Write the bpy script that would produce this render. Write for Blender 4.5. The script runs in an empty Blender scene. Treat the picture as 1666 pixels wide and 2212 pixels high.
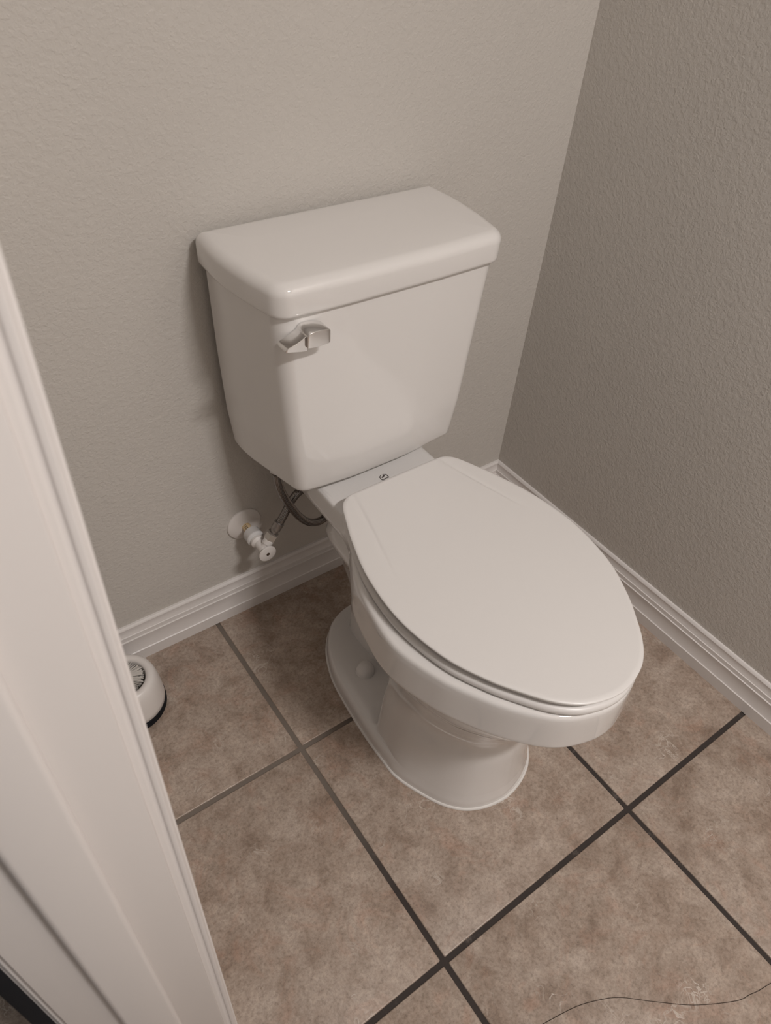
import bpy, bmesh, math, random
from mathutils import Vector, Matrix

# ------------------------------------------------------------------ camera
scene = bpy.context.scene
COL = scene.collection
W_PX, H_PX, F_PX = 1666, 2212, 1585.83
RIGHT = Vector((0.811451295, -0.580770812, 0.065207818))
DOWN = Vector((-0.363634533, -0.589091638, -0.721623841))
FWD = Vector((0.457511445, 0.561850786, -0.689207496))
CAM = Vector((-0.32473905, -0.57578333, 1.21881012))
cam_data = bpy.data.cameras.new('camera')
cam = bpy.data.objects.new('camera', cam_data)
COL.objects.link(cam)
m = Matrix((RIGHT, -DOWN, -FWD)).transposed().to_4x4()
m.translation = CAM
cam.matrix_world = m
cam_data.sensor_fit = 'HORIZONTAL'
cam_data.sensor_width = 36.0
cam_data.lens = 36.0 * F_PX / W_PX
cam_data.clip_start = 0.02
cam_data.dof.use_dof = True
cam_data.dof.focus_distance = 1.35
cam_data.dof.aperture_fstop = 14.0
scene.camera = cam

# ------------------------------------------------------------------ world, lamps, exposure
world = bpy.data.worlds.new('hall_light')
scene.world = world
world.use_nodes = True
bg = world.node_tree.nodes['Background']
bg.inputs[0].default_value = (1.0, 0.97, 0.955, 1)
bg.inputs[1].default_value = 0.14

def lamp(name, kind, loc, power, color, size, size_y=0.1, rot=(0, 0, 0)):
    d = bpy.data.lights.new(name, kind)
    d.energy = power
    d.color = color
    if kind == 'AREA':
        d.shape = 'RECTANGLE'
        d.size = size
        d.size_y = size_y
    else:
        d.shadow_soft_size = size
    o = bpy.data.objects.new(name, d)
    o.location = loc
    o.rotation_euler = rot
    COL.objects.link(o)
    return o

lamp('ceiling_lamp', 'AREA', (0.28, -1.46, 2.38), 32.8, (1.0, 0.955, 0.93), 0.34, 0.11)
scene.view_settings.view_transform = 'Standard'
scene.view_settings.look = 'None'
scene.view_settings.gamma = 1.0
scene.view_settings.use_curve_mapping = False
scene.view_settings.exposure = 0.0

# ------------------------------------------------------------------ helpers
def link(name, verts, faces, mat=None, parent=None, smooth=None):
    me = bpy.data.meshes.new(name)
    me.from_pydata([tuple(v) for v in verts], [], faces)
    bm = bmesh.new()
    bm.from_mesh(me)
    bmesh.ops.recalc_face_normals(bm, faces=bm.faces)
    bm.to_mesh(me)
    bm.free()
    if smooth is not None:
        me.shade_smooth()
        if smooth < 180:
            me.set_sharp_from_angle(angle=math.radians(smooth))
    o = bpy.data.objects.new(name, me)
    COL.objects.link(o)
    if mat:
        me.materials.append(mat)
    if parent:
        o.parent = parent
        if parent.parent is None:      # meshes are written in world coordinates
            o.matrix_parent_inverse = Matrix.Translation(-Vector(parent.location))
    return o

def thing(name, label, cat, loc, group=None):
    o = bpy.data.objects.new(name, None)
    o.empty_display_size = 0.05
    o.location = loc
    COL.objects.link(o)
    o['label'] = label
    o['category'] = cat
    if group:
        o['group'] = group
    return o

def structure(o):
    o['kind'] = 'structure'
    return o

def box_geo(x0, x1, y0, y1, z0, z1):
    v = [(x0, y0, z0), (x1, y0, z0), (x1, y1, z0), (x0, y1, z0), (x0, y0, z1), (x1, y0, z1), (x1, y1, z1), (x0, y1, z1)]
    f = [(0, 3, 2, 1), (4, 5, 6, 7), (0, 1, 5, 4), (1, 2, 6, 5), (2, 3, 7, 6), (3, 0, 4, 7)]
    return v, f

def box(name, x0, x1, y0, y1, z0, z1, mat, parent=None, bevel=0, seg=2):
    v, f = box_geo(x0, x1, y0, y1, z0, z1)
    o = link(name, v, f, mat, parent)
    if bevel:
        bm = bmesh.new()
        bm.from_mesh(o.data)
        bmesh.ops.bevel(bm, geom=list(bm.edges), offset=bevel, segments=seg, profile=0.5, affect='EDGES', clamp_overlap=True)
        bm.to_mesh(o.data)
        bm.free()
        o.data.shade_smooth()
        o.data.set_sharp_from_angle(angle=math.radians(50))
    return o

def loft(rings, cap0=True, cap1=True, closed=True):
    """rings of equal count -> verts, faces"""
    n = len(rings[0])
    verts = [p for r in rings for p in r]
    faces = []
    for i in range(len(rings) - 1):
        for j in range(n if closed else n - 1):
            a, b = i * n + j, i * n + (j + 1) % n
            faces.append((a, b, b + n, a + n))
    if cap0:
        faces.append(tuple(range(n - 1, -1, -1)))
    if cap1:
        k = (len(rings) - 1) * n
        faces.append(tuple(range(k, k + n)))
    return verts, faces

def lathe(profile, origin, axis, n=40, cap=True):
    """profile [(radius, along)] spun about axis"""
    axis = Vector(axis).normalized()
    u = axis.orthogonal().normalized()
    w = axis.cross(u)
    o = Vector(origin)
    rings = []
    for r, t in profile:
        rings.append([o + axis * t + (u * math.cos(2 * math.pi * k / n) + w * math.sin(2 * math.pi * k / n)) * max(r, 1e-5) for k in range(n)])
    return loft(rings, cap, cap)

def catmull(pts, sub=8, closed=False):
    out = []
    n = len(pts)
    pts = [Vector(p) for p in pts]
    cnt = n if closed else n - 1
    for i in range(cnt):
        if closed:
            p0, p1, p2, p3 = pts[(i - 1) % n], pts[i], pts[(i + 1) % n], pts[(i + 2) % n]
        else:
            p0 = pts[i - 1] if i > 0 else pts[i] * 2 - pts[i + 1]
            p1, p2 = pts[i], pts[i + 1]
            p3 = pts[i + 2] if i + 2 < n else pts[i + 1] * 2 - pts[i]
        for s in range(sub):
            t = s / sub
            out.append(0.5 * ((2 * p1) + (p2 - p0) * t + (2 * p0 - 5 * p1 + 4 * p2 - p3) * t * t + (3 * p1 - p0 - 3 * p2 + p3) * t ** 3))
    if not closed:
        out.append(pts[-1])
    return out

def tube(path, r, n=12):
    """tube along a list of points, parallel transported frame"""
    path = [Vector(p) for p in path]
    rings = []
    t0 = (path[1] - path[0]).normalized()
    u = t0.orthogonal().normalized()
    for i, p in enumerate(path):
        a = path[max(i - 1, 0)]
        b = path[min(i + 1, len(path) - 1)]
        t = (b - a).normalized()
        u = (u - t * u.dot(t)).normalized()
        w = t.cross(u)
        rr = r[i] if isinstance(r, (list, tuple)) else r
        rings.append([p + (u * math.cos(2 * math.pi * k / n) + w * math.sin(2 * math.pi * k / n)) * rr for k in range(n)])
    return loft(rings)

def merge(*geos):
    V, Fs = [], []
    for v, f in geos:
        k = len(V)
        V += [tuple(p) for p in v]
        Fs += [tuple(i + k for i in q) for q in f]
    return V, Fs

def roundpoly(pts, seg=8):
    """polygon of (x, y, r): every corner gets an arc of radius r"""
    out = []
    n = len(pts)
    for i in range(n):
        p = Vector(pts[i][:2])
        r = pts[i][2]
        a = Vector(pts[i - 1][:2]) - p
        b = Vector(pts[(i + 1) % n][:2]) - p
        la, lb = a.length, b.length
        a.normalize(); b.normalize()
        ang = a.angle(b)
        if r <= 0 or ang > math.pi - 1e-3:
            out.append(p)
            continue
        d = min(r / math.tan(ang / 2), la * 0.49, lb * 0.49)
        r2 = d * math.tan(ang / 2)
        c = p + (a + b).normalized() * (r2 / math.sin(ang / 2))
        s0 = p + a * d - c
        s1 = p + b * d - c
        a0 = math.atan2(s0.y, s0.x)
        a1 = math.atan2(s1.y, s1.x)
        da = (a1 - a0 + math.pi) % (2 * math.pi) - math.pi
        for k in range(seg + 1):
            t = a0 + da * k / seg
            out.append(c + Vector((math.cos(t), math.sin(t))) * r2)
    return out

def star(poly, center, n):
    """radius of the outline at n even angles about center"""
    c = Vector(center)
    P = [Vector(p[:2]) - c for p in poly]
    res = []
    m_ = len(P)
    for k in range(n):
        t = 2 * math.pi * k / n
        d = Vector((math.cos(t), math.sin(t)))
        best = None
        for i in range(m_):
            a, b = P[i], P[(i + 1) % m_]
            e = b - a
            den = d.x * e.y - d.y * e.x
            if abs(den) < 1e-12:
                continue
            s = (a.x * e.y - a.y * e.x) / den
            u = (a.x * d.y - a.y * d.x) / den
            if s > 0 and -1e-9 <= u <= 1 + 1e-9 and (best is None or s > best):
                best = s
        res.append(best if best else 0.0)
    return res

def ring(rad, center, z, d=0.0):
    n = len(rad)
    out = []
    for k in range(n):
        t = 2 * math.pi * k / n
        r = max(rad[k] - d, 0.0005)
        out.append(Vector((center[0] + math.cos(t) * r, center[1] + math.sin(t) * r, z(center[0] + math.cos(t) * r, center[1] + math.sin(t) * r) if callable(z) else z)))
    return out

def half_outline(pts, cx, sub=6):
    """pts (y, half width) from the front tip to the rear -> closed outline about x = cx"""
    right = catmull([Vector((w, y)) for y, w in pts], sub)
    poly = [Vector((cx + p.x, p.y)) for p in right]
    poly += [Vector((cx - p.x, p.y)) for p in reversed(right)]
    return poly

# ------------------------------------------------------------------ materials
def srgb(r, g, b):
    def c(v):
        v /= 255
        return v / 12.92 if v <= 0.04045 else ((v + 0.055) / 1.055) ** 2.4
    return (c(r), c(g), c(b), 1)

def mat(name, color, rough=0.5, metal=0.0, coat=0.0, spec=0.5):
    mt = bpy.data.materials.new(name)
    mt.use_nodes = True
    p = mt.node_tree.nodes['Principled BSDF']
    p.inputs['Base Color'].default_value = color if len(color) == 4 else (*color, 1)
    p.inputs['Roughness'].default_value = rough
    p.inputs['Metallic'].default_value = metal
    p.inputs['Coat Weight'].default_value = coat
    p.inputs['Coat Roughness'].default_value = 0.035
    p.inputs['Specular IOR Level'].default_value = spec
    return mt

def nodes(mt):
    return mt.node_tree.nodes, mt.node_tree.links, mt.node_tree.nodes['Principled BSDF']

def noise(nd, lk, vec, scale, detail=2, rough=0.5, dist=0.0):
    t = nd.new('ShaderNodeTexNoise')
    t.inputs['Scale'].default_value = scale
    t.inputs['Detail'].default_value = detail
    t.inputs['Roughness'].default_value = rough
    t.inputs['Distortion'].default_value = dist
    lk.new(vec, t.inputs['Vector'])
    return t.outputs['Fac']

def ramp(nd, lk, fac, stops):
    r = nd.new('ShaderNodeValToRGB')
    e = r.color_ramp.elements
    while len(e) < len(stops):
        e.new(0.5)
    for k, (pos, col) in enumerate(stops):
        e[k].position = pos
        e[k].color = col if len(col) == 4 else (*col, 1)
    lk.new(fac, r.inputs[0])
    return r.outputs[0]

def mixc(nd, lk, fac, a, b, mode='MIX'):
    x = nd.new('ShaderNodeMix')
    x.data_type = 'RGBA'
    x.blend_type = mode
    for s, v in ((x.inputs['Factor'], fac), (x.inputs['A'], a), (x.inputs['B'], b)):
        if isinstance(v, (int, float)):
            s.default_value = v
        elif isinstance(v, tuple):
            s.default_value = v
        else:
            lk.new(v, s)
    return x.outputs['Result']

def bump(nd, lk, height, strength, dist, base=None):
    b = nd.new('ShaderNodeBump')
    b.inputs['Strength'].default_value = strength
    b.inputs['Distance'].default_value = dist
    lk.new(height, b.inputs['Height'])
    if base is not None:
        lk.new(base, b.inputs['Normal'])
    return b.outputs['Normal']

def pos(nd):
    return nd.new('ShaderNodeNewGeometry').outputs['Position']

# painted plaster with an orange-peel texture
def wall_material(name, color):
    mt = mat(name, color, 0.62, spec=0.3)
    nd, lk, p = nodes(mt)
    v = pos(nd)
    big = noise(nd, lk, v, 165, 3, 0.55, 0.25)
    fine = noise(nd, lk, v, 260, 2, 0.5)
    h = ramp(nd, lk, big, [(0.40, (0, 0, 0)), (0.62, (1, 1, 1))])
    n1 = bump(nd, lk, h, 0.42, 0.0009)
    n2 = bump(nd, lk, fine, 0.22, 0.0005, n1)
    lk.new(n2, p.inputs['Normal'])
    tone = noise(nd, lk, v, 2.2, 2)
    c = ramp(nd, lk, tone, [(0.3, tuple(x * 0.97 for x in color[:3])), (0.7, tuple(min(1, x * 1.03) for x in color[:3]))])
    lk.new(c, p.inputs['Base Color'])
    return mt

PAINT = (0.57, 0.538, 0.50, 1)
M_WALL = wall_material('grey_paint', PAINT)
M_CEIL = mat('ceiling_white', (0.82, 0.80, 0.78, 1), 0.8)
M_TRIM = mat('white_trim_paint', (0.73, 0.695, 0.675, 1), 0.40, coat=0.05)
M_CERAMIC = mat('white_ceramic', (0.745, 0.72, 0.70, 1), 0.07, coat=0.5)
M_SEAT = mat('white_seat_plastic', (0.71, 0.685, 0.665, 1), 0.33)
M_CHROME = mat('chrome', (0.78, 0.77, 0.76, 1), 0.14, 1.0)
M_STEEL = mat('nut_steel', (0.60, 0.57, 0.53, 1), 0.38, 0.85)
M_DARKSTEEL = mat('crimp_sleeve', (0.36, 0.33, 0.31, 1), 0.33, 0.9)
M_PLASTIC = mat('white_plastic', (0.74, 0.70, 0.67, 1), 0.32)
M_NUT = mat('translucent_white_plastic', (0.70, 0.68, 0.67, 1), 0.25)
M_CREAM = mat('cream_pipe', (0.66, 0.50, 0.30, 1), 0.4)
M_INK = mat('black_print', (0.02, 0.018, 0.016, 1), 0.5)
M_MARKINK = mat('grey_print', (0.07, 0.055, 0.05, 1), 0.35)
M_BROWN = mat('brown_screw', (0.075, 0.045, 0.03, 1), 0.5)
M_BLACK = mat('matte_black', (0.010, 0.011, 0.014, 1), 0.8, spec=0.15)
M_CAULK = mat('white_caulk', (0.72, 0.69, 0.66, 1), 0.6)
M_BRISTLE = mat('grey_white_bristles', (0.55, 0.52, 0.48, 1), 0.6)
M_HAIR = mat('dark_hair', (0.035, 0.022, 0.015, 1), 0.4)

# stone-look ceramic tile
def tile_material():
    mt = mat('beige_stone_tile', (0.4, 0.3, 0.24, 1), 0.34, spec=0.5)
    nd, lk, p = nodes(mt)
    oi = nd.new('ShaderNodeObjectInfo')
    off = nd.new('ShaderNodeVectorMath')
    off.operation = 'SCALE'
    comb = nd.new('ShaderNodeCombineXYZ')
    lk.new(oi.outputs['Random'], comb.inputs[0])
    lk.new(oi.outputs['Random'], comb.inputs[1])
    lk.new(comb.outputs[0], off.inputs[0])
    off.inputs['Scale'].default_value = 37.0
    add = nd.new('ShaderNodeVectorMath')
    add.operation = 'ADD'
    lk.new(pos(nd), add.inputs[0])
    lk.new(off.outputs[0], add.inputs[1])
    v = add.outputs[0]
    base = ramp(nd, lk, noise(nd, lk, v, 13, 8, 0.72, 0.3), [
        (0.33, (0.250, 0.183, 0.141)), (0.46, (0.345, 0.270, 0.218)), (0.57, (0.405, 0.328, 0.272)), (0.68, (0.475, 0.394, 0.334))])
    pink = ramp(nd, lk, noise(nd, lk, v, 14, 4, 0.7, 1.0), [(0.54, (0, 0, 0)), (0.72, (1, 1, 1))])
    c = mixc(nd, lk, 0.42, base, mixc(nd, lk, pink, base, (0.42, 0.25, 0.18, 1)))
    grain = ramp(nd, lk, noise(nd, lk, v, 190, 6, 0.8), [(0.34, (0.62, 0.60, 0.58)), (0.5, (1, 1, 1)), (0.68, (1.22, 1.22, 1.22))])
    c = mixc(nd, lk, 0.9, c, grain, 'MULTIPLY')
    mott = ramp(nd, lk, noise(nd, lk, v, 46, 5, 0.7, 0.5), [(0.36, (0.78, 0.76, 0.73)), (0.50, (1, 1, 1)), (0.66, (1.15, 1.14, 1.13))])
    c = mixc(nd, lk, 0.65, c, mott, 'MULTIPLY')
    # short pale scratch-like veins
    vn = noise(nd, lk, v, 30, 3, 0.6, 1.0)
    line = ramp(nd, lk, vn, [(0.475, (0, 0, 0)), (0.495, (1, 1, 1)), (0.505, (1, 1, 1)), (0.525, (0, 0, 0))])
    gate = ramp(nd, lk, noise(nd, lk, v, 11, 2), [(0.58, (0, 0, 0)), (0.70, (1, 1, 1))])
    vein = mixc(nd, lk, 1.0, line, gate, 'MULTIPLY')
    c = mixc(nd, lk, vein, c, (0.52, 0.45, 0.39, 1))
    # small dark pits
    pit = ramp(nd, lk, noise(nd, lk, v, 110, 3, 0.6), [(0.22, (1, 1, 1)), (0.29, (0, 0, 0))])
    c = mixc(nd, lk, pit, c, (0.20, 0.14, 0.10, 1))
    lk.new(c, p.inputs['Base Color'])
    h = mixc(nd, lk, 0.5, noise(nd, lk, v, 22, 5, 0.65), vein, 'ADD')
    lk.new(bump(nd, lk, h, 0.35, 0.0012), p.inputs['Normal'])
    return mt

def grout_material():
    mt = mat('dark_grout', (0.05, 0.042, 0.038, 1), 0.85, spec=0.2)
    nd, lk, p = nodes(mt)
    v = pos(nd)
    # worn, dusty zone towards the wall on the left of the toilet
    d = nd.new('ShaderNodeVectorMath')
    d.operation = 'DISTANCE'
    lk.new(v, d.inputs[0])
    d.inputs[1].default_value = (-0.10, 0.12, 0.0)
    wob = nd.new('ShaderNodeMath')
    wob.operation = 'MULTIPLY_ADD'
    lk.new(noise(nd, lk, v, 14, 2), wob.inputs[0])
    wob.inputs[1].default_value = 0.12
    lk.new(d.outputs['Value'], wob.inputs[2])
    worn = ramp(nd, lk, wob.outputs[0], [(0.24, (1, 1, 1)), (0.48, (0, 0, 0))])
    c = mixc(nd, lk, worn, (0.050, 0.041, 0.037, 1), (0.185, 0.155, 0.130, 1))
    dust = ramp(nd, lk, noise(nd, lk, v, 30, 4, 0.7), [(0.60, (0, 0, 0)), (0.76, (1, 1, 1))])
    c = mixc(nd, lk, dust, c, (0.16, 0.135, 0.12, 1))
    lk.new(c, p.inputs['Base Color'])
    lk.new(bump(nd, lk, noise(nd, lk, v, 400, 3), 0.5, 0.0006), p.inputs['Normal'])
    return mt

def braid_material():
    mt = mat('braided_steel', (0.10, 0.09, 0.085, 1), 0.20, 1.0)
    nd, lk, p = nodes(mt)
    uv = nd.new('ShaderNodeUVMap')
    uv.uv_map = 'along'
    sep = nd.new('ShaderNodeSeparateXYZ')
    lk.new(uv.outputs[0], sep.inputs[0])
    def wave(a, b):
        s_ = nd.new('ShaderNodeMath'); s_.operation = 'MULTIPLY_ADD'
        lk.new(sep.outputs[1], s_.inputs[0]); s_.inputs[1].default_value = b
        m_ = nd.new('ShaderNodeMath'); m_.operation = 'MULTIPLY'
        lk.new(sep.outputs[0], m_.inputs[0]); m_.inputs[1].default_value = a
        lk.new(m_.outputs[0], s_.inputs[2])
        w_ = nd.new('ShaderNodeMath'); w_.operation = 'SINE'
        lk.new(s_.outputs[0], w_.inputs[0])
        return w_.outputs[0]
    pr = nd.new('ShaderNodeMath'); pr.operation = 'MULTIPLY'
    lk.new(wave(2 * math.pi / 0.0030, 2 * math.pi * 10), pr.inputs[0])
    lk.new(wave(2 * math.pi / 0.0030, -2 * math.pi * 10), pr.inputs[1])
    mr = nd.new('ShaderNodeMapRange')
    mr.inputs['From Min'].default_value = -1
    mr.inputs['From Max'].default_value = 1
    lk.new(pr.outputs[0], mr.inputs['Value'])
    c = ramp(nd, lk, mr.outputs[0], [(0.40, (0.10, 0.085, 0.08)), (0.75, (0.50, 0.48, 0.46))])
    lk.new(c, p.inputs['Base Color'])
    lk.new(bump(nd, lk, mr.outputs[0], 0.25, 0.0003), p.inputs['Normal'])
    return mt

M_TILE = tile_material()
M_GROUT = grout_material()
M_BRAID = braid_material()

# ------------------------------------------------------------------ the room
YB, XR, XL, YF, ZC = 0.3477, 0.7668, -0.302, -2.30, 2.44
WT = 0.114
XO = XL - WT                       # outer face of the left wall
YJ, YJ2 = -0.330, -1.10            # the doorway in the left wall
BH, BT = 0.0937, 0.017

structure(box('wall_back', XL - WT, XR + 0.1, YB, YB + 0.1, -0.02, ZC, M_WALL))
structure(box('wall_right', XR, XR + 0.1, YF - 0.1, YB, -0.02, ZC, M_WALL))
structure(box('wall_front', XL - WT, XR, YF - 0.1, YF, -0.02, ZC, M_WALL))
wl = merge(box_geo(XO, XL, YJ + 0.018, YB, -0.02, ZC), box_geo(XO, XL, YF, YJ2 - 0.018, -0.02, ZC), box_geo(XO, XL, YJ2 - 0.018, YJ + 0.018, 2.05, ZC))
structure(link('wall_left', wl[0], wl[1], M_WALL))
structure(box('ceiling', XO, XR + 0.1, YF - 0.1, YB + 0.1, ZC, ZC + 0.08, M_CEIL))

# floor: a grout bed with single tiles set into it
floor = structure(box('floor', -1.62, XR, YF, YB, -0.03, -0.0022, M_GROUT))
PX, PY, G = 0.41, 0.4084, 0.0085
first_tile = None
for i in range(-4, 2):
    for j in range(-6, 1):
        x0, x1 = i * PX + G / 2, (i + 1) * PX - G / 2
        y0, y1 = j * PY + G / 2, (j + 1) * PY - G / 2
        x0, x1 = max(x0, -1.60), min(x1, XR - 0.004)
        y0, y1 = max(y0, YF + 0.004), min(y1, YB - 0.004)
        if x1 - x0 < 0.02 or y1 - y0 < 0.02:
            continue
        box('tile', x0, x1, y0, y1, -0.010, 0.0, M_TILE, floor, bevel=0.0019, seg=3)

# baseboards: a moulded section run along each wall
BPROF = [(0, 0), (0.0170, 0), (0.0170, 0.0262), (0.0152, 0.0274), (0.0140, 0.031), (0.0126, 0.044), (0.0124, 0.056), (0.0134, 0.0600),
         (0.0134, 0.0616), (0.0112, 0.0624), (0.0108, 0.0700), (0.0108, 0.0716), (0.0092, 0.0724), (0.0072, 0.078), (0.0066, 0.0855),
         (0.0072, 0.0885), (0.0062, 0.0915), (0.0040, 0.0937), (0, 0.0937)]

def baseboard(name, a, b, normal, trim_a=0.0, trim_b=0.0):
    """a->b along the wall foot; normal points into the room; trim = 1 mitres an inner corner"""
    a, b, n_ = Vector(a), Vector(b), Vector(normal)
    t = (b - a).normalized()
    rings = []
    for p, s in ((a, trim_a), (b, -trim_b)):
        rings.append([p + n_ * d + t * (s * d) + Vector((0, 0, z)) for d, z in BPROF])
    v, f = loft(rings)
    return structure(link(name, v, f, M_TRIM, None, 28))

baseboard('baseboard_back', (XL, YB, 0), (XR, YB, 0), (0, -1, 0), 1, 1)
baseboard('baseboard_right', (XR, YB, 0), (XR, YF, 0), (-1, 0, 0), 1, 1)
baseboard('baseboard_left', (XL, YJ + 0.0665, 0), (XL, YB, 0), (1, 0, 0), 0, 1)

# doorway: jamb, stop and the casings on both sides
jamb = structure(box('trim_1', XO, XL, YJ, YJ + 0.018, 0, 2.05, M_TRIM, bevel=0.0012))
box('door_stop', XL - 0.080, XL - 0.0385, YJ - 0.011, YJ - 0.0002, 0, 2.03, M_TRIM, jamb, bevel=0.0045, seg=4)

CPROF = [(0.0006, 0), (0.0000, 0.0006), (0.0000, 0.0040), (0.0010, 0.0052), (0.0020, 0.0064), (0.0020, 0.0078), (0.0006, 0.0088), (0.0002, 0.0102), (0.0004, 0.0118), (0.0018, 0.0132), (0.0040, 0.0142), (0.0048, 0.0158), (0.0090, 0.0162), (0.022, 0.0166),
         (0.034, 0.0168), (0.043, 0.0170), (0.048, 0.0170), (0.0495, 0.0150), (0.052, 0.0150), (0.0545, 0.0166), (0.057, 0.0150), (0.057, 0)]

def casing(name, x_face, side, y_edge, ydir, z1):
    rings = []
    for z in (0.0, z1):
        rings.append([Vector((x_face + side * d, y_edge + ydir * s, z)) for s, d in CPROF])
    v, f = loft(rings)
    return structure(link(name, v, f, M_TRIM, None, 28))

casing('trim_2', XL, 1, YJ + 0.005, 1, 2.10)
outer = casing('trim_3', XO, -1, YJ + 0.005, 1, 2.10)
box('black_strip', XO - 0.0172, XO - 0.0062, YJ + 0.0028, YJ + 0.0062, 0, 2.03, M_BLACK, outer, bevel=0.0008)  # narrow black strip running up the edge of the outer casing
structure(box('trim_4', XO, XL, YJ2 - 0.018, YJ2, 0, 2.05, M_TRIM, bevel=0.0012))
structure(box('trim_5', XO, XL, YJ2, YJ, 2.03, 2.05, M_TRIM))

# ------------------------------------------------------------------ the toilet
CX = 0.2458
toilet = thing('toilet', 'white two-piece ceramic toilet with its lid closed, standing in the room corner', 'toilet', (CX, 0.0, 0.0))
CEN = (CX, -0.08)
NS = 240

def H(pts, sub=6):
    return star(half_outline(pts, CX, sub), CEN, NS)

FOOT = H([(-0.273, 0), (-0.270, 0.024), (-0.261, 0.053), (-0.243, 0.081), (-0.208, 0.1075), (-0.142, 0.1345), (-0.097, 0.1375), (-0.04, 0.1365), (0.03, 0.131), (0.09, 0.122), (0.145, 0.101), (0.185, 0.070), (0.205, 0.035), (0.212, 0)])
LEDGE_REAR = [(-0.049, 0.098), (-0.046, 0.050), (0.03, 0.045), (0.10, 0.045), (0.15, 0.042), (0.172, 0.025), (0.178, 0)]
STEP = H([(-0.2665, 0), (-0.2635, 0.0235), (-0.2545, 0.051), (-0.2365, 0.078), (-0.202, 0.1025), (-0.142, 0.1275), (-0.095, 0.1270), (-0.053, 0.1215)] + LEDGE_REAR, 4)
P12 = H([(-0.2585, 0), (-0.2555, 0.022), (-0.2465, 0.0475), (-0.229, 0.0725), (-0.197, 0.0955), (-0.142, 0.1165), (-0.095, 0.1170), (-0.055, 0.1135)] + LEDGE_REAR, 4)
P18 = H([(-0.256, 0), (-0.253, 0.022), (-0.243, 0.046), (-0.224, 0.071), (-0.190, 0.094), (-0.140, 0.112), (-0.095, 0.115), (-0.057, 0.108), (-0.050, 0.095), (-0.040, 0.070), (0.03, 0.058), (0.10, 0.056), (0.15, 0.050), (0.178, 0.03), (0.184, 0)], 4)
P25 = H([(-0.287, 0), (-0.284, 0.026), (-0.272, 0.056), (-0.245, 0.088), (-0.200, 0.116), (-0.145, 0.131), (-0.09, 0.130), (-0.04, 0.114), (0.02, 0.088), (0.08, 0.072), (0.14, 0.068), (0.18, 0.058), (0.194, 0.04), (0.198, 0)])
P30 = H([(-0.324, 0), (-0.320, 0.030), (-0.303, 0.066), (-0.270, 0.101), (-0.220, 0.133), (-0.150, 0.151), (-0.085, 0.148), (-0.03, 0.132), (0.03, 0.108), (0.08, 0.092), (0.14, 0.086), (0.19, 0.078), (0.206, 0.05), (0.21, 0)])
RIM_PTS = [(-0.372, 0), (-0.3695, 0.022), (-0.357, 0.058), (-0.336, 0.088), (-0.300, 0.120), (-0.262, 0.1445), (-0.215, 0.168), (-0.145, 0.187), (-0.078, 0.1805), (-0.012, 0.1615), (0.035, 0.136), (0.062, 0.119), (0.092, 0.1105), (0.13, 0.1085), (0.19, 0.108), (0.228, 0.106), (0.242, 0.096), (0.246, 0.06), (0.247, 0)]
RIM = H(RIM_PTS)
RIM2 = H(RIM_PTS[:10] + [(0.030, 0.1230), (0.060, 0.0985), (0.090, 0.0860), (0.13, 0.0820), (0.17, 0.0760), (0.195, 0.060), (0.204, 0.035), (0.206, 0)])

def lerp_r(a, b, t):
    return [x + (y - x) * t for x, y in zip(a, b)]

ZD = 0.4262
def rear_inset(rad, d_rear, d_front):
    out = []
    for k, r in enumerate(rad):
        y = CEN[1] + math.sin(2 * math.pi * k / NS) * r
        t = max(0.0, min(1.0, (y + 0.150) / 0.095))
        t = t * t * (3 - 2 * t)
        out.append(r - d_front - (d_rear - d_front) * t)
    return out
for k in range(NS):
    y_ = CEN[1] + math.sin(2 * math.pi * k / NS) * FOOT[k]
    t_ = max(0.0, min(1.0, (y_ + 0.150) / 0.060))
    STEP[k] = (FOOT[k] - 0.0066) * (1 - t_) + STEP[k] * t_
slices = [(FOOT, 0.0, 0.0004), (FOOT, 0.003, 0.0), (rear_inset(FOOT, 0.0008, 0.0036), 0.019, 0), (rear_inset(FOOT, 0.0025, 0.0050), 0.0265, 0), (rear_inset(FOOT, 0.0055, 0.0058), 0.031, 0), (rear_inset(FOOT, 0.0095, 0.00625), 0.0335, 0), (lerp_r(rear_inset(FOOT, 0.012, 0.0063), STEP, 0.6), 0.0348, 0), (STEP, 0.0358, 0)]
prev = [(0.0358, STEP, 0.0), (0.12, P12, 0), (0.18, P18, 0), (0.25, P25, 0), (0.30, P30, 0), (0.345, RIM2, 0.013)]
keys = [(z, [x - d for x in r]) for z, r, d in prev]
for i in range(len(keys) - 1):
    z0, r0 = keys[i]
    z1, r1 = keys[i + 1]
    zp, rp = keys[max(i - 1, 0)]
    zn, rn = keys[min(i + 2, len(keys) - 1)]
    for s in range(1, 9):
        t = s / 8
        h = z1 - z0
        rr = []
        for k in range(NS):
            m0 = (r1[k] - rp[k]) / (z1 - zp) * h if i > 0 else (r1[k] - r0[k]) * 1.6
            m1 = (rn[k] - r0[k]) / (zn - z0) * h
            rr.append((2 * t ** 3 - 3 * t * t + 1) * r0[k] + (t ** 3 - 2 * t * t + t) * m0 + (-2 * t ** 3 + 3 * t * t) * r1[k] + (t ** 3 - t * t) * m1)
        slices.append((rr, z0 + h * t, 0.0))
slices += [(RIM2, 0.352, 0.0108), (RIM2, 0.3560, 0.0096), (RIM2, 0.3580, 0.0060), (RIM2, 0.3590, 0.0018), (RIM2, 0.3605, 0.0003), (RIM2, 0.3625, 0.0)]
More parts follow.
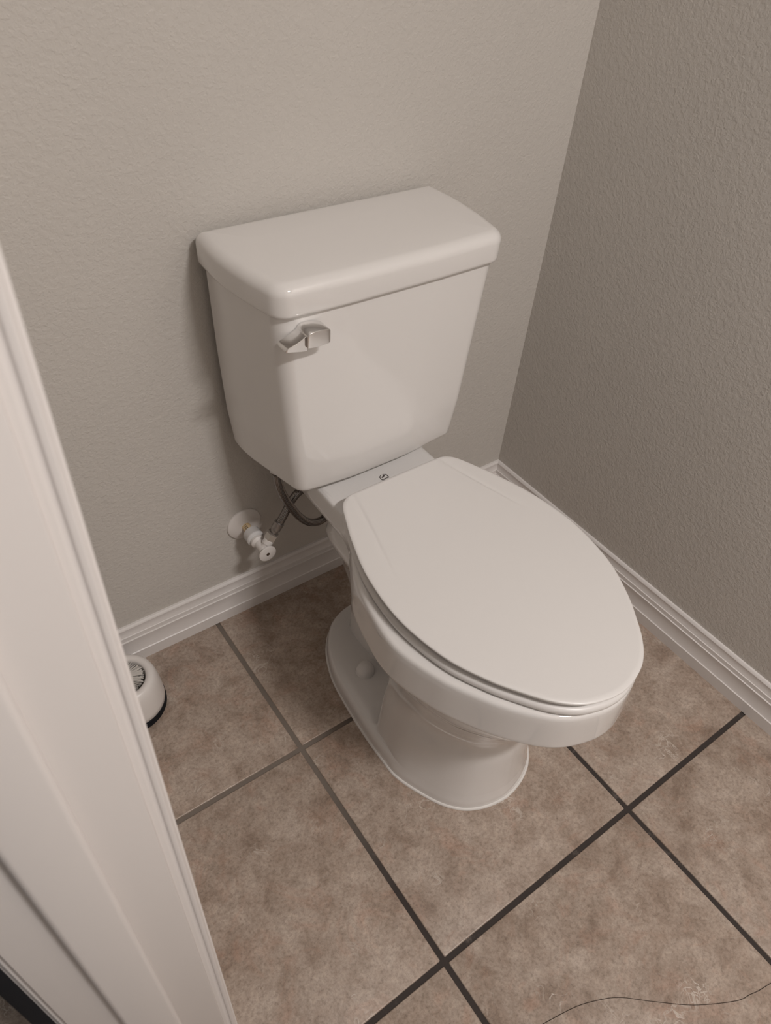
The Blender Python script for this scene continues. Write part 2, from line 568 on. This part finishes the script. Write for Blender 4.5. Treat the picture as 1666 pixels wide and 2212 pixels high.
slices += [(lerp_r(RIM2, RIM, 0.12), 0.367, 0.0003), (lerp_r(RIM2, RIM, 0.36), 0.3715, 0.0005), (lerp_r(RIM2, RIM, 0.70), 0.3760, 0.0007), (lerp_r(RIM2, RIM, 0.93), 0.3800, 0.0009), (RIM, 0.3840, 0.0011), (RIM, 0.395, 0.0016), (RIM, 0.408, 0.0023), (RIM, 0.4180, 0.0030), (RIM, 0.4216, 0.0038), (RIM, 0.4242, 0.0056), (RIM, 0.4257, 0.0084), (RIM, ZD, 0.0135)]
def deck_z(x, y):
    t = max(0.0, min(1.0, (y - 0.142) / 0.04))
    return ZD + 0.0045 * t * t * (3 - 2 * t)
top_rings = []
for t in (0.985, 0.93, 0.86, 0.78, 0.70, 0.60, 0.45, 0.25, 0.06):
    top_rings.append(ring([(r - 0.0135) * t for r in RIM], CEN, deck_z))
v, f = loft([ring(r, CEN, z, d) for r, z, d in slices] + top_rings)
bowl = link('bowl', v, f, M_CERAMIC, toilet, 50)

# caulk bead where the foot meets the tiles
rings_c = []
for d, z in ((-0.0030, 0.0002), (-0.0028, 0.0022), (-0.0010, 0.0040), (0.0015, 0.0046), (0.004, 0.0030), (0.004, 0.0002)):
    rings_c.append(ring(FOOT, CEN, z, d))
v, f = loft(rings_c, False, False)
link('caulk_bead', v, f, M_CAULK, toilet, 60)

# raised pad under the tank
pad = star(roundpoly([(CX - 0.100, 0.196, 0.012), (CX + 0.100, 0.196, 0.012), (CX + 0.098, 0.235, 0.02), (CX - 0.098, 0.235, 0.02)]), (CX, 0.21), 120)
v, f = loft([ring(pad, (CX, 0.21), ZD - 0.006, -0.004), ring(pad, (CX, 0.21), ZD + 0.0, 0.0), ring(pad, (CX, 0.21), ZD + 0.010, 0.006), ring(pad, (CX, 0.21), ZD + 0.028, 0.010)])
link('tank_pad', v, f, M_CERAMIC, toilet, 60)

# bolt caps on the foot
for s in (-1, 1):
    prof = [(0.0185, 0.0)] + [(0.0178 * math.cos(a), 0.002 + 0.021 * math.sin(a)) for a in [k * math.pi / 2 / 10 for k in range(11)]]
    v, f = lathe(prof, (CX + s * 0.0725, 0.0535, 0.0345), (0, 0, 1), 32)
    link('bolt_cap', v, f, M_CERAMIC, toilet, 60)

# tank
def inset_poly(pts, d):
    """move every edge of the (x, y, r) polygon inward by d and shrink the corner radii"""
    n = len(pts)
    area = sum(pts[i][0] * pts[(i + 1) % n][1] - pts[(i + 1) % n][0] * pts[i][1] for i in range(n))
    sg = 1 if area > 0 else -1
    out = []
    for i in range(n):
        p0, p1, p2 = Vector(pts[i - 1][:2]), Vector(pts[i][:2]), Vector(pts[(i + 1) % n][:2])
        e1, e2 = (p1 - p0).normalized(), (p2 - p1).normalized()
        n1, n2 = Vector((-e1.y, e1.x)) * sg, Vector((-e2.y, e2.x)) * sg
        mit = (n1 + n2)
        mit = mit * (2.0 / mit.length_squared) if mit.length_squared > 1e-9 else n1
        q = p1 + mit * d
        out.append((q.x, q.y, max(pts[i][2] - d, 0.0008)))
    return out

def poly_ring(pts, d, z, seg=9):
    return [Vector((p.x, p.y, z)) for p in roundpoly(inset_poly(pts, d) if d else pts, seg)]

def lerp_p(a, b, t):
    return [tuple(x + (y - x) * t for x, y in zip(p, q)) for p, q in zip(a, b)]

def tank_ring(wb, wf, yf, bow, yb, rc, rb):
    pts = [(CX + 0.0015 - wb, yb, rb), (CX + 0.0015 - wb - 0.0005, yb - 0.05, 0.3), (CX + 0.0015 - wf, yf, rc), (CX - wf * 0.35, yf - bow * 0.8, 0.4), (CX + wf * 0.35, yf - bow * 0.8, 0.4), (CX + 0.0015 + wf, yf, rc), (CX + 0.0015 + wb + 0.0005, yb - 0.05, 0.3), (CX + 0.0015 + wb, yb, rb)]
    return pts
TT = tank_ring(0.1945, 0.184, 0.1465, 0.004, 0.329, 0.026, 0.010)
TM = tank_ring(0.1900, 0.170, 0.1475, 0.007, 0.329, 0.026, 0.010)
TL = tank_ring(0.1845, 0.160, 0.1490, 0.010, 0.329, 0.024, 0.012)
TB = tank_ring(0.1780, 0.151, 0.1520, 0.011, 0.329, 0.022, 0.016)
ts = [(TB, 0.4475, 0.010), (TB, 0.4481, 0.0060), (TB, 0.4500, 0.0028), (TB, 0.4530, 0.0008), (TB, 0.457, 0.0)]
for a, za, b, zb in ((TB, 0.457, TL, 0.52), (TL, 0.52, TM, 0.63), (TM, 0.63, TT, 0.775)):
    for k in range(1, 7):
        t = k / 6
        ts.append((lerp_p(a, b, t), za + (zb - za) * t, 0.0))
v, f = loft([poly_ring(r, d, z) for r, z, d in ts])
link('tank', v, f, M_CERAMIC, toilet, 60)

# tank lid
LX = 0.2470
LIDO = [(LX - 0.2005, 0.337, 0.012), (LX - 0.2055, 0.268, 0.30), (LX - 0.1985, 0.205, 0.30), (LX - 0.1850, 0.1370, 0.028), (LX - 0.07, 0.1335, 0.5), (LX + 0.07, 0.1335, 0.5), (LX + 0.1850, 0.1370, 0.028), (LX + 0.1985, 0.205, 0.30), (LX + 0.2055, 0.268, 0.30), (LX + 0.2005, 0.337, 0.012)]
ls = [(0.7565, 0.012), (0.7565, 0.0050), (0.7572, 0.0020), (0.7590, 0.0008), (0.762, 0.0005), (0.784, 0.0)]
RF = 0.0158
for k in range(1, 11):
    a = k / 10 * math.pi / 2
    ls.append((0.784 + RF * math.sin(a), RF * 1.1 * (1 - math.cos(a))))
ls += [(0.8002, 0.026), (0.8006, 0.040), (0.8009, 0.060)]
v, f = loft([poly_ring(LIDO, d, z + 0.0035, 10) for z, d in ls])
link('tank_lid', v, f, M_CERAMIC, toilet, 60)

# flush lever on the tank front
lev = []
v, f = lathe([(0.0095, 0), (0.0095, 0.006), (0.0085, 0.0075)], (0.108, 0.1485, 0.7355), (0, -1, 0), 28)
lever = link('flush_lever', v, f, M_CHROME, toilet, 40)
lever['label'] = 'chrome flush lever'

def prism(poly_front, poly_back):
    n = len(poly_front)
    V = [Vector(p) for p in poly_back] + [Vector(p) for p in poly_front]
    F_ = [tuple(range(n)), tuple(range(2 * n - 1, n - 1, -1))]
    for i in range(n):
        j = (i + 1) % n
        F_.append((i, i + n, j + n, j))
    return V, F_

def bevel_obj(o, off, seg=3):
    bm = bmesh.new()
    bm.from_mesh(o.data)
    bmesh.ops.bevel(bm, geom=[e for e in bm.edges if len(e.link_faces) == 2 and e.calc_face_angle() > math.radians(25)], offset=off, segments=seg, profile=0.5, affect='EDGES', clamp_overlap=True)
    bm.to_mesh(o.data)
    bm.free()
    o.data.shade_smooth()
    o.data.set_sharp_from_angle(angle=math.radians(35))

def section_loft(name, secs, parent, off):
    rings_ = [[Vector((x, yb, zb)), Vector((x, yf, zb)), Vector((x, yf, zt)), Vector((x, yb, zt))] for x, yf, yb, zb, zt in secs]
    V, F_ = loft(rings_)
    o_ = link(name, V, F_, M_CHROME, parent)
    bevel_obj(o_, off)
    o_.modifiers.new('face_weighted_shading', 'WEIGHTED_NORMAL').keep_sharp = True
    return o_
# (x, front y, back y, bottom z, top z)
section_loft('lever_arm', [(0.0622, 0.1225, 0.1430, 0.7262, 0.7290), (0.0660, 0.1215, 0.1440, 0.7258, 0.7318), (0.0766, 0.1210, 0.1445, 0.7237, 0.7352), (0.0845, 0.1208, 0.1450, 0.7220, 0.7384), (0.0925, 0.1208, 0.1450, 0.7208, 0.7434)], lever, 0.0007)
section_loft('lever_head', [(0.0905, 0.1172, 0.1452, 0.7268, 0.7428), (0.0920, 0.1168, 0.1452, 0.7266, 0.7450), (0.0945, 0.1166, 0.1452, 0.7262, 0.7466), (0.0990, 0.1165, 0.1452, 0.7256, 0.7477), (0.1080, 0.1165, 0.1445, 0.7250, 0.7478), (0.1180, 0.1165, 0.1430, 0.7254, 0.7466), (0.1235, 0.1167, 0.1415, 0.7260, 0.7452), (0.1255, 0.1185, 0.1400, 0.7278, 0.7430)], lever, 0.0010)

# seat ring and lid
def seat_outline(grow):
    p = [(-0.3690, 0), (-0.3662, 0.022), (-0.3550, 0.0535), (-0.3325, 0.0815), (-0.300, 0.1065), (-0.262, 0.1305), (-0.205, 0.1550), (-0.125, 0.1675), (-0.045, 0.1600), (0.018, 0.1420), (0.058, 0.1265), (0.088, 0.1130), (0.1015, 0.1000), (0.1060, 0.082), (0.1068, 0.04), (0.1068, 0)]
    return [x + grow for x in star(half_outline(p, CX - 0.001, 6), (CX - 0.001, -0.1), 360)]
SC = (CX - 0.001, -0.1)
SO = seat_outline(0.0)
sr = [(0.4285, 0.014), (0.4285, 0.0046), (0.4291, 0.0024), (0.4308, 0.0008), (0.4335, 0.0002), (0.4365, 0.0006), (0.4386, 0.0020), (0.4402, 0.0048), (0.4409, 0.0090), (0.4410, 0.014)]
inner = [(0.4410, 0.060), (0.434, 0.068), (0.4285, 0.060)]
rings_s = [ring(SO, SC, z, d) for z, d in sr + inner]
v, f = loft(rings_s + [rings_s[0]], False, False)
link('seat', v, f, M_SEAT, toilet, 60)

GROOVE = catmull([Vector((0.084, 0.104)), Vector((0.0925, 0.066)), Vector((0.1025, 0.026)), Vector((0.113, -0.012)), Vector((0.122, -0.045)), Vector((0.130, -0.075))], 8)
def lid_z(x, y):
    xx = abs(x - SC[0])
    z = 0.4572 + 0.0012 * max(0.0, 1 - (xx / 0.17) ** 2)
    if y < -0.1 or xx < 0.06:
        return z
    best, sd, ty = 9, 0, 0
    for i in range(len(GROOVE) - 1):
        a, b = GROOVE[i], GROOVE[i + 1]
        e = b - a
        t = max(0, min(1, (Vector((xx, y)) - a).dot(e) / e.length_squared))
        q = a + e * t
        d = (Vector((xx, y)) - q).length
        if d < best:
            best, ty = d, (i + t) / (len(GROOVE) - 1)
            sd = 1 if e.x * (y - a.y) - e.y * (xx - a.x) > 0 else -1
    fade = max(0.0, 1 - ty) ** 0.7
    w = 0.0016 if sd < 0 else 0.0042
    return z - 0.0019 * fade * math.exp(-(best / w) ** 2)

lr = [(0.4428, 0.014), (0.4428, 0.0090), (0.4433, 0.0074), (0.4455, 0.0056), (0.4495, 0.0032), (0.4532, 0.0010), (0.4548, 0.0002), (0.4558, 0.0002), (0.4566, 0.0009), (0.4571, 0.0024)]
rings_l = [ring(SO, SC, z, d) for z, d in lr]
nr = 90
for k in range(1, nr):
    t = k / nr
    rr = [(r - 0.0026 - 0.002 * t) * (1 - t) + 0.0006 * t for r in SO]
    rings_l.append(ring(rr, SC, lid_z))
v, f = loft(rings_l)
lid = link('seat_lid', v, f, M_SEAT, toilet, 60)

for s in (-1, 1):
    hx = CX + s * 0.0740
    v, f = lathe([(0.0070, -0.0150), (0.0078, -0.0142), (0.0078, 0.0142), (0.0070, 0.0150)], (hx, 0.1060, 0.4360), (1, 0, 0), 24)
    g2 = box_geo(hx - 0.0150, hx + 0.0150, 0.0985, 0.1205, 0.4255, 0.4360)
    v, f = merge((v, f), g2)
    link('seat_hinge', v, f, M_SEAT, toilet, 40)

# printed hexagon emblem on the deck behind the lid
def stroke(pts, w, z, th=0.0004):
    geos = []
    for a, b in zip(pts[:-1], pts[1:]):
        a, b = Vector(a), Vector(b)
        d = (b - a).normalized()
        n_ = Vector((-d.y, d.x)) * w / 2
        a2, b2 = a - d * w * 0.45, b + d * w * 0.45
        q = [a2 - n_, b2 - n_, b2 + n_, a2 + n_]
        V = [(p.x, p.y, z) for p in q] + [(p.x, p.y, z + th) for p in q]
        geos.append((V, [(0, 3, 2, 1), (4, 5, 6, 7), (0, 1, 5, 4), (1, 2, 6, 5), (2, 3, 7, 6), (3, 0, 4, 7)]))
    return merge(*geos)
ZE = max(deck_z(0, 0.1388 + dy) for dy in (-0.004, 0.004, 0.0078))
hx, hy, hr = 0.2476, 0.1388, 0.0078
hexp = [(hx + hr * math.sin(math.radians(a)), hy + hr * math.cos(math.radians(a))) for a in (120, 60, 0, -60, -120, 180)]
crossbar = [(hx + hr * math.sin(math.radians(120)), hy + hr * math.cos(math.radians(120))), (hx - 0.0018, hy - 0.0036)]
leaf = [(hx - 0.0026, hy + 0.0010), (hx + 0.0016, hy + 0.0032)]
v, f = merge(stroke(hexp, 0.0012, ZE + 0.0001), stroke(crossbar, 0.0012, ZE + 0.0001), stroke(leaf, 0.0026, ZE + 0.0001))
o = link('printed_emblem', v, f, M_MARKINK, toilet)
o['label'] = 'dark printed hexagon emblem'

# ------------------------------------------------------------------ supply valve and hose
VX, VZ = 0.0850, 0.2290
valve = thing('shutoff_valve', 'white plastic water shutoff valve with round escutcheon on the back wall', 'valve', (VX, YB, VZ))
v, f = lathe([(0.0345, 0.0), (0.0348, 0.002), (0.0340, 0.0038), (0.0325, 0.0050), (0.022, 0.0078), (0.0125, 0.0098), (0.0105, 0.0100)], (VX, YB, VZ), (0, -1, 0), 56)
link('escutcheon', v, f, M_PLASTIC, valve, 35)
v, f = lathe([(0.0084, 0.002), (0.0084, 0.045)], (VX, YB, VZ), (0, -1, 0), 28)
pipe = link('pipe_stub', v, f, M_CREAM, valve, 40)
pipe['label'] = 'cream plastic pipe with black print'
# the printed characters, wrapped on the pipe
def glyphs(text):
    table = {'1': [[(0.5, 0), (0.5, 1), (0.2, 0.75)]], '8': [[(0.2, 0), (0.8, 0), (0.8, 1), (0.2, 1), (0.2, 0)], [(0.2, 0.5), (0.8, 0.5)]],
             '0': [[(0.2, 0), (0.8, 0), (0.8, 1), (0.2, 1), (0.2, 0)]], '\u00b0': [[(0.3, 0.7), (0.6, 0.7), (0.6, 1), (0.3, 1), (0.3, 0.7)]],
             'C': [[(0.8, 0.2), (0.6, 0), (0.3, 0), (0.15, 0.3), (0.15, 0.7), (0.3, 1), (0.6, 1), (0.8, 0.8)]], ' ': []}
    return [table[c] for c in text]
geos = []
for k, g in enumerate(glyphs('180\u00b0 C')):
    for line in g:
        for a, b in zip(line[:-1], line[1:]):
            pa = []
            for (gx, gy) in (a, b):
                along = 0.0115 + k * 0.0040 + gx * 0.0034
                ang = math.radians(62) + (gy - 0.5) * math.radians(32)
                pa.append(Vector((VX - math.cos(ang) * 0.00845, YB - along, VZ + math.sin(ang) * 0.00845)))
            geos.append(tube(pa, 0.00042, 5))
v, f = merge(*geos)
o = link('pipe_print', v, f, M_INK, pipe)
nut = [(0.0125, 0.029), (0.0158, 0.0295), (0.0166, 0.031), (0.0166, 0.0445), (0.0172, 0.0455), (0.0172, 0.0475), (0.0160, 0.0495), (0.0128, 0.0505), (0.0124, 0.0525)]
v, f = lathe(nut, (VX, YB, VZ), (0, -1, 0), 36)
link('compression_nut', v, f, M_NUT, valve, 35)
v, f = lathe([(0.0126, 0.052), (0.0138, 0.0535), (0.0138, 0.058), (0.0112, 0.0605), (0.0095, 0.062), (0.0095, 0.082), (0.0068, 0.084), (0.0055, 0.0850), (0.0055, 0.0925)], (VX, YB, VZ), (0, -1, 0), 32)
v2, f2 = lathe([(0.0082, 0.0), (0.0082, 0.012), (0.0098, 0.0125), (0.0098, 0.0215), (0.0085, 0.023)], (VX, 0.270, VZ), (0.584, 0.0, 0.812), 28)
v, f = merge((v, f), (v2, f2))
link('valve_body', v, f, M_PLASTIC, valve, 35)
v, f = lathe([(0.0150, 0.0905), (0.0168, 0.0912), (0.0170, 0.0925), (0.0165, 0.0940), (0.0150, 0.0946), (0.0002, 0.0946)], (VX, YB, VZ), (0, -1, 0), 44)
knob = link('valve_handle', v, f, M_PLASTIC, valve, 35)
v, f = lathe([(0.0034, 0.0944), (0.0034, 0.0950), (0.0026, 0.0953)], (VX, YB, VZ), (0, -1, 0), 20)
o = link('handle_screw', v, f, M_BROWN, knob, 40)
o['label'] = 'dark brown screw head'

hose = thing('supply_hose', 'looped braided steel hose running from the white valve up to the tank', 'hose', (VX + 0.0131, 0.270, VZ + 0.0183))
ax = Vector((0.584, 0.0, 0.812)).normalized()
S0 = Vector((VX, 0.270, VZ)) + ax * 0.0225
def hexprism(o0, axis, r, t0, t1):
    return lathe([(r * 0.92, t0), (r, t0 + 0.001), (r, t1 - 0.001), (r * 0.9, t1)], o0, axis, 6)
v, f = hexprism(S0, ax, 0.0118, 0.0, 0.0130)
o = link('hose_nut', v, f, M_STEEL, hose, 20)
v, f = lathe([(0.0098, 0.0125), (0.0098, 0.016), (0.0070, 0.017), (0.0070, 0.021), (0.0092, 0.0225), (0.0092, 0.036), (0.0100, 0.0372), (0.0086, 0.0385)], S0, ax, 28)
link('crimp_sleeve', v, f, M_DARKSTEEL, hose, 35)
e0 = S0 + ax * 0.034
path = [e0, e0 + ax * 0.016, (0.1479, 0.275, 0.3126), (0.1659, 0.276, 0.3270), (0.1891, 0.276, 0.3260), (0.2189, 0.275, 0.3055), (0.2331, 0.271, 0.2726), (0.2213, 0.264, 0.2557), (0.1991, 0.258, 0.2514), (0.1726, 0.254, 0.2649), (0.1487, 0.251, 0.2961), (0.1259, 0.247, 0.3423), (0.1127, 0.244, 0.3769), (0.1060, 0.242, 0.4046), (0.1035, 0.241, 0.424)]
cp = catmull([Vector(p) for p in path], 10)
NT = 20
v, f = tube(cp, 0.0074, NT)
braid = link('braided_hose', v, f, M_BRAID, hose, 60)
run = [0.0]
for a, b in zip(cp[:-1], cp[1:]):
    run.append(run[-1] + (b - a).length)
layer = braid.data.uv_layers.new(name='along')
for poly in braid.data.polygons:
    ks = [(braid.data.loops[li].vertex_index % NT) for li in poly.loop_indices]
    wrap = max(ks) - min(ks) > NT / 2
    for li, k in zip(poly.loop_indices, ks):
        layer.data[li].uv = (run[braid.data.loops[li].vertex_index // NT], ((k + NT) if wrap and k < NT / 2 else k) / NT)
v, f = lathe([(0.0095, 0.0), (0.0112, 0.0012), (0.0112, 0.012), (0.0100, 0.0130), (0.0100, 0.0190)], (0.1035, 0.241, 0.4290), (0, 0, 1), 8)
link('coupling_nut', v, f, M_PLASTIC, hose, 20)

# ------------------------------------------------------------------ brush and its holder
BX, BY = -0.2140, 0.2460
holder = thing('brush_holder', 'white plastic toilet brush holder with black base behind the door trim', 'holder', (BX, BY, 0))
v, f = lathe([(0.058, 0.0), (0.0615, 0.0006), (0.0628, 0.004), (0.0626, 0.0165), (0.060, 0.0185)], (BX, BY, 0.0), (0, 0, 1), 64)
o = link('base_ring', v, f, M_BLACK, holder, 40)
o['label'] = 'black rubber base ring'
v, f = lathe([(0.0600, 0.0175), (0.0616, 0.0192), (0.0611, 0.03), (0.0590, 0.055), (0.0560, 0.074), (0.0530, 0.083), (0.0490, 0.0880), (0.0440, 0.0895), (0.0385, 0.0880), (0.0362, 0.0840), (0.0358, 0.078), (0.0380, 0.03), (0.0380, 0.02)], (BX, BY, 0.0), (0, 0, 1), 64)
link('cup', v, f, M_PLASTIC, holder, 50)
brush = thing('toilet_brush', 'pale bristled toilet brush standing in its white holder', 'brush', (BX, BY, 0.02))
v, f = lathe([(0.0050, 0.030), (0.0055, 0.10), (0.0085, 0.12), (0.0095, 0.34), (0.0075, 0.39), (0.002, 0.395)], (BX - 0.004, BY + 0.002, 0.0), (0, 0, 1), 20)
link('handle', v, f, M_PLASTIC, brush, 50)
random.seed(4)
geos = []
for k in range(700):
    a = random.uniform(0, 2 * math.pi)
    z0 = 0.086 - 0.05 * random.random() ** 2
    r1 = random.uniform(0.029, 0.0352)
    up = random.uniform(-0.002, 0.006)
    c, s = math.cos(a), math.sin(a)
    p0 = Vector((BX - 0.004 + c * 0.005, BY + 0.002 + s * 0.005, z0))
    p1 = Vector((BX + c * r1, BY + s * r1, min(z0 + up, 0.0875)))
    geos.append(tube([p0, (p0 + p1) / 2 + Vector((0, 0, 0.0012)), p1], [0.0008, 0.0007, 0.0005], 3))
v, f = merge(*geos)
o = link('bristles', v, f, M_BRISTLE, brush)
o['kind'] = 'stuff'

# ------------------------------------------------------------------ a hair on the floor
hp = [(0.052, -0.546), (0.068, -0.549), (0.117, -0.560), (0.151, -0.573), (0.182, -0.590), (0.218, -0.621), (0.265, -0.659), (0.320, -0.691), (0.345, -0.6985), (0.360, -0.703), (0.384, -0.708), (0.405, -0.716)]
v, f = tube(catmull([Vector((x, y, 0.0006)) for x, y in hp], 10), 0.00045, 5)
hair = link('hair_strand', v, f, M_HAIR, None, 60)
hair['label'] = 'long dark hair lying in a curve on the tile'
hair['category'] = 'hair'
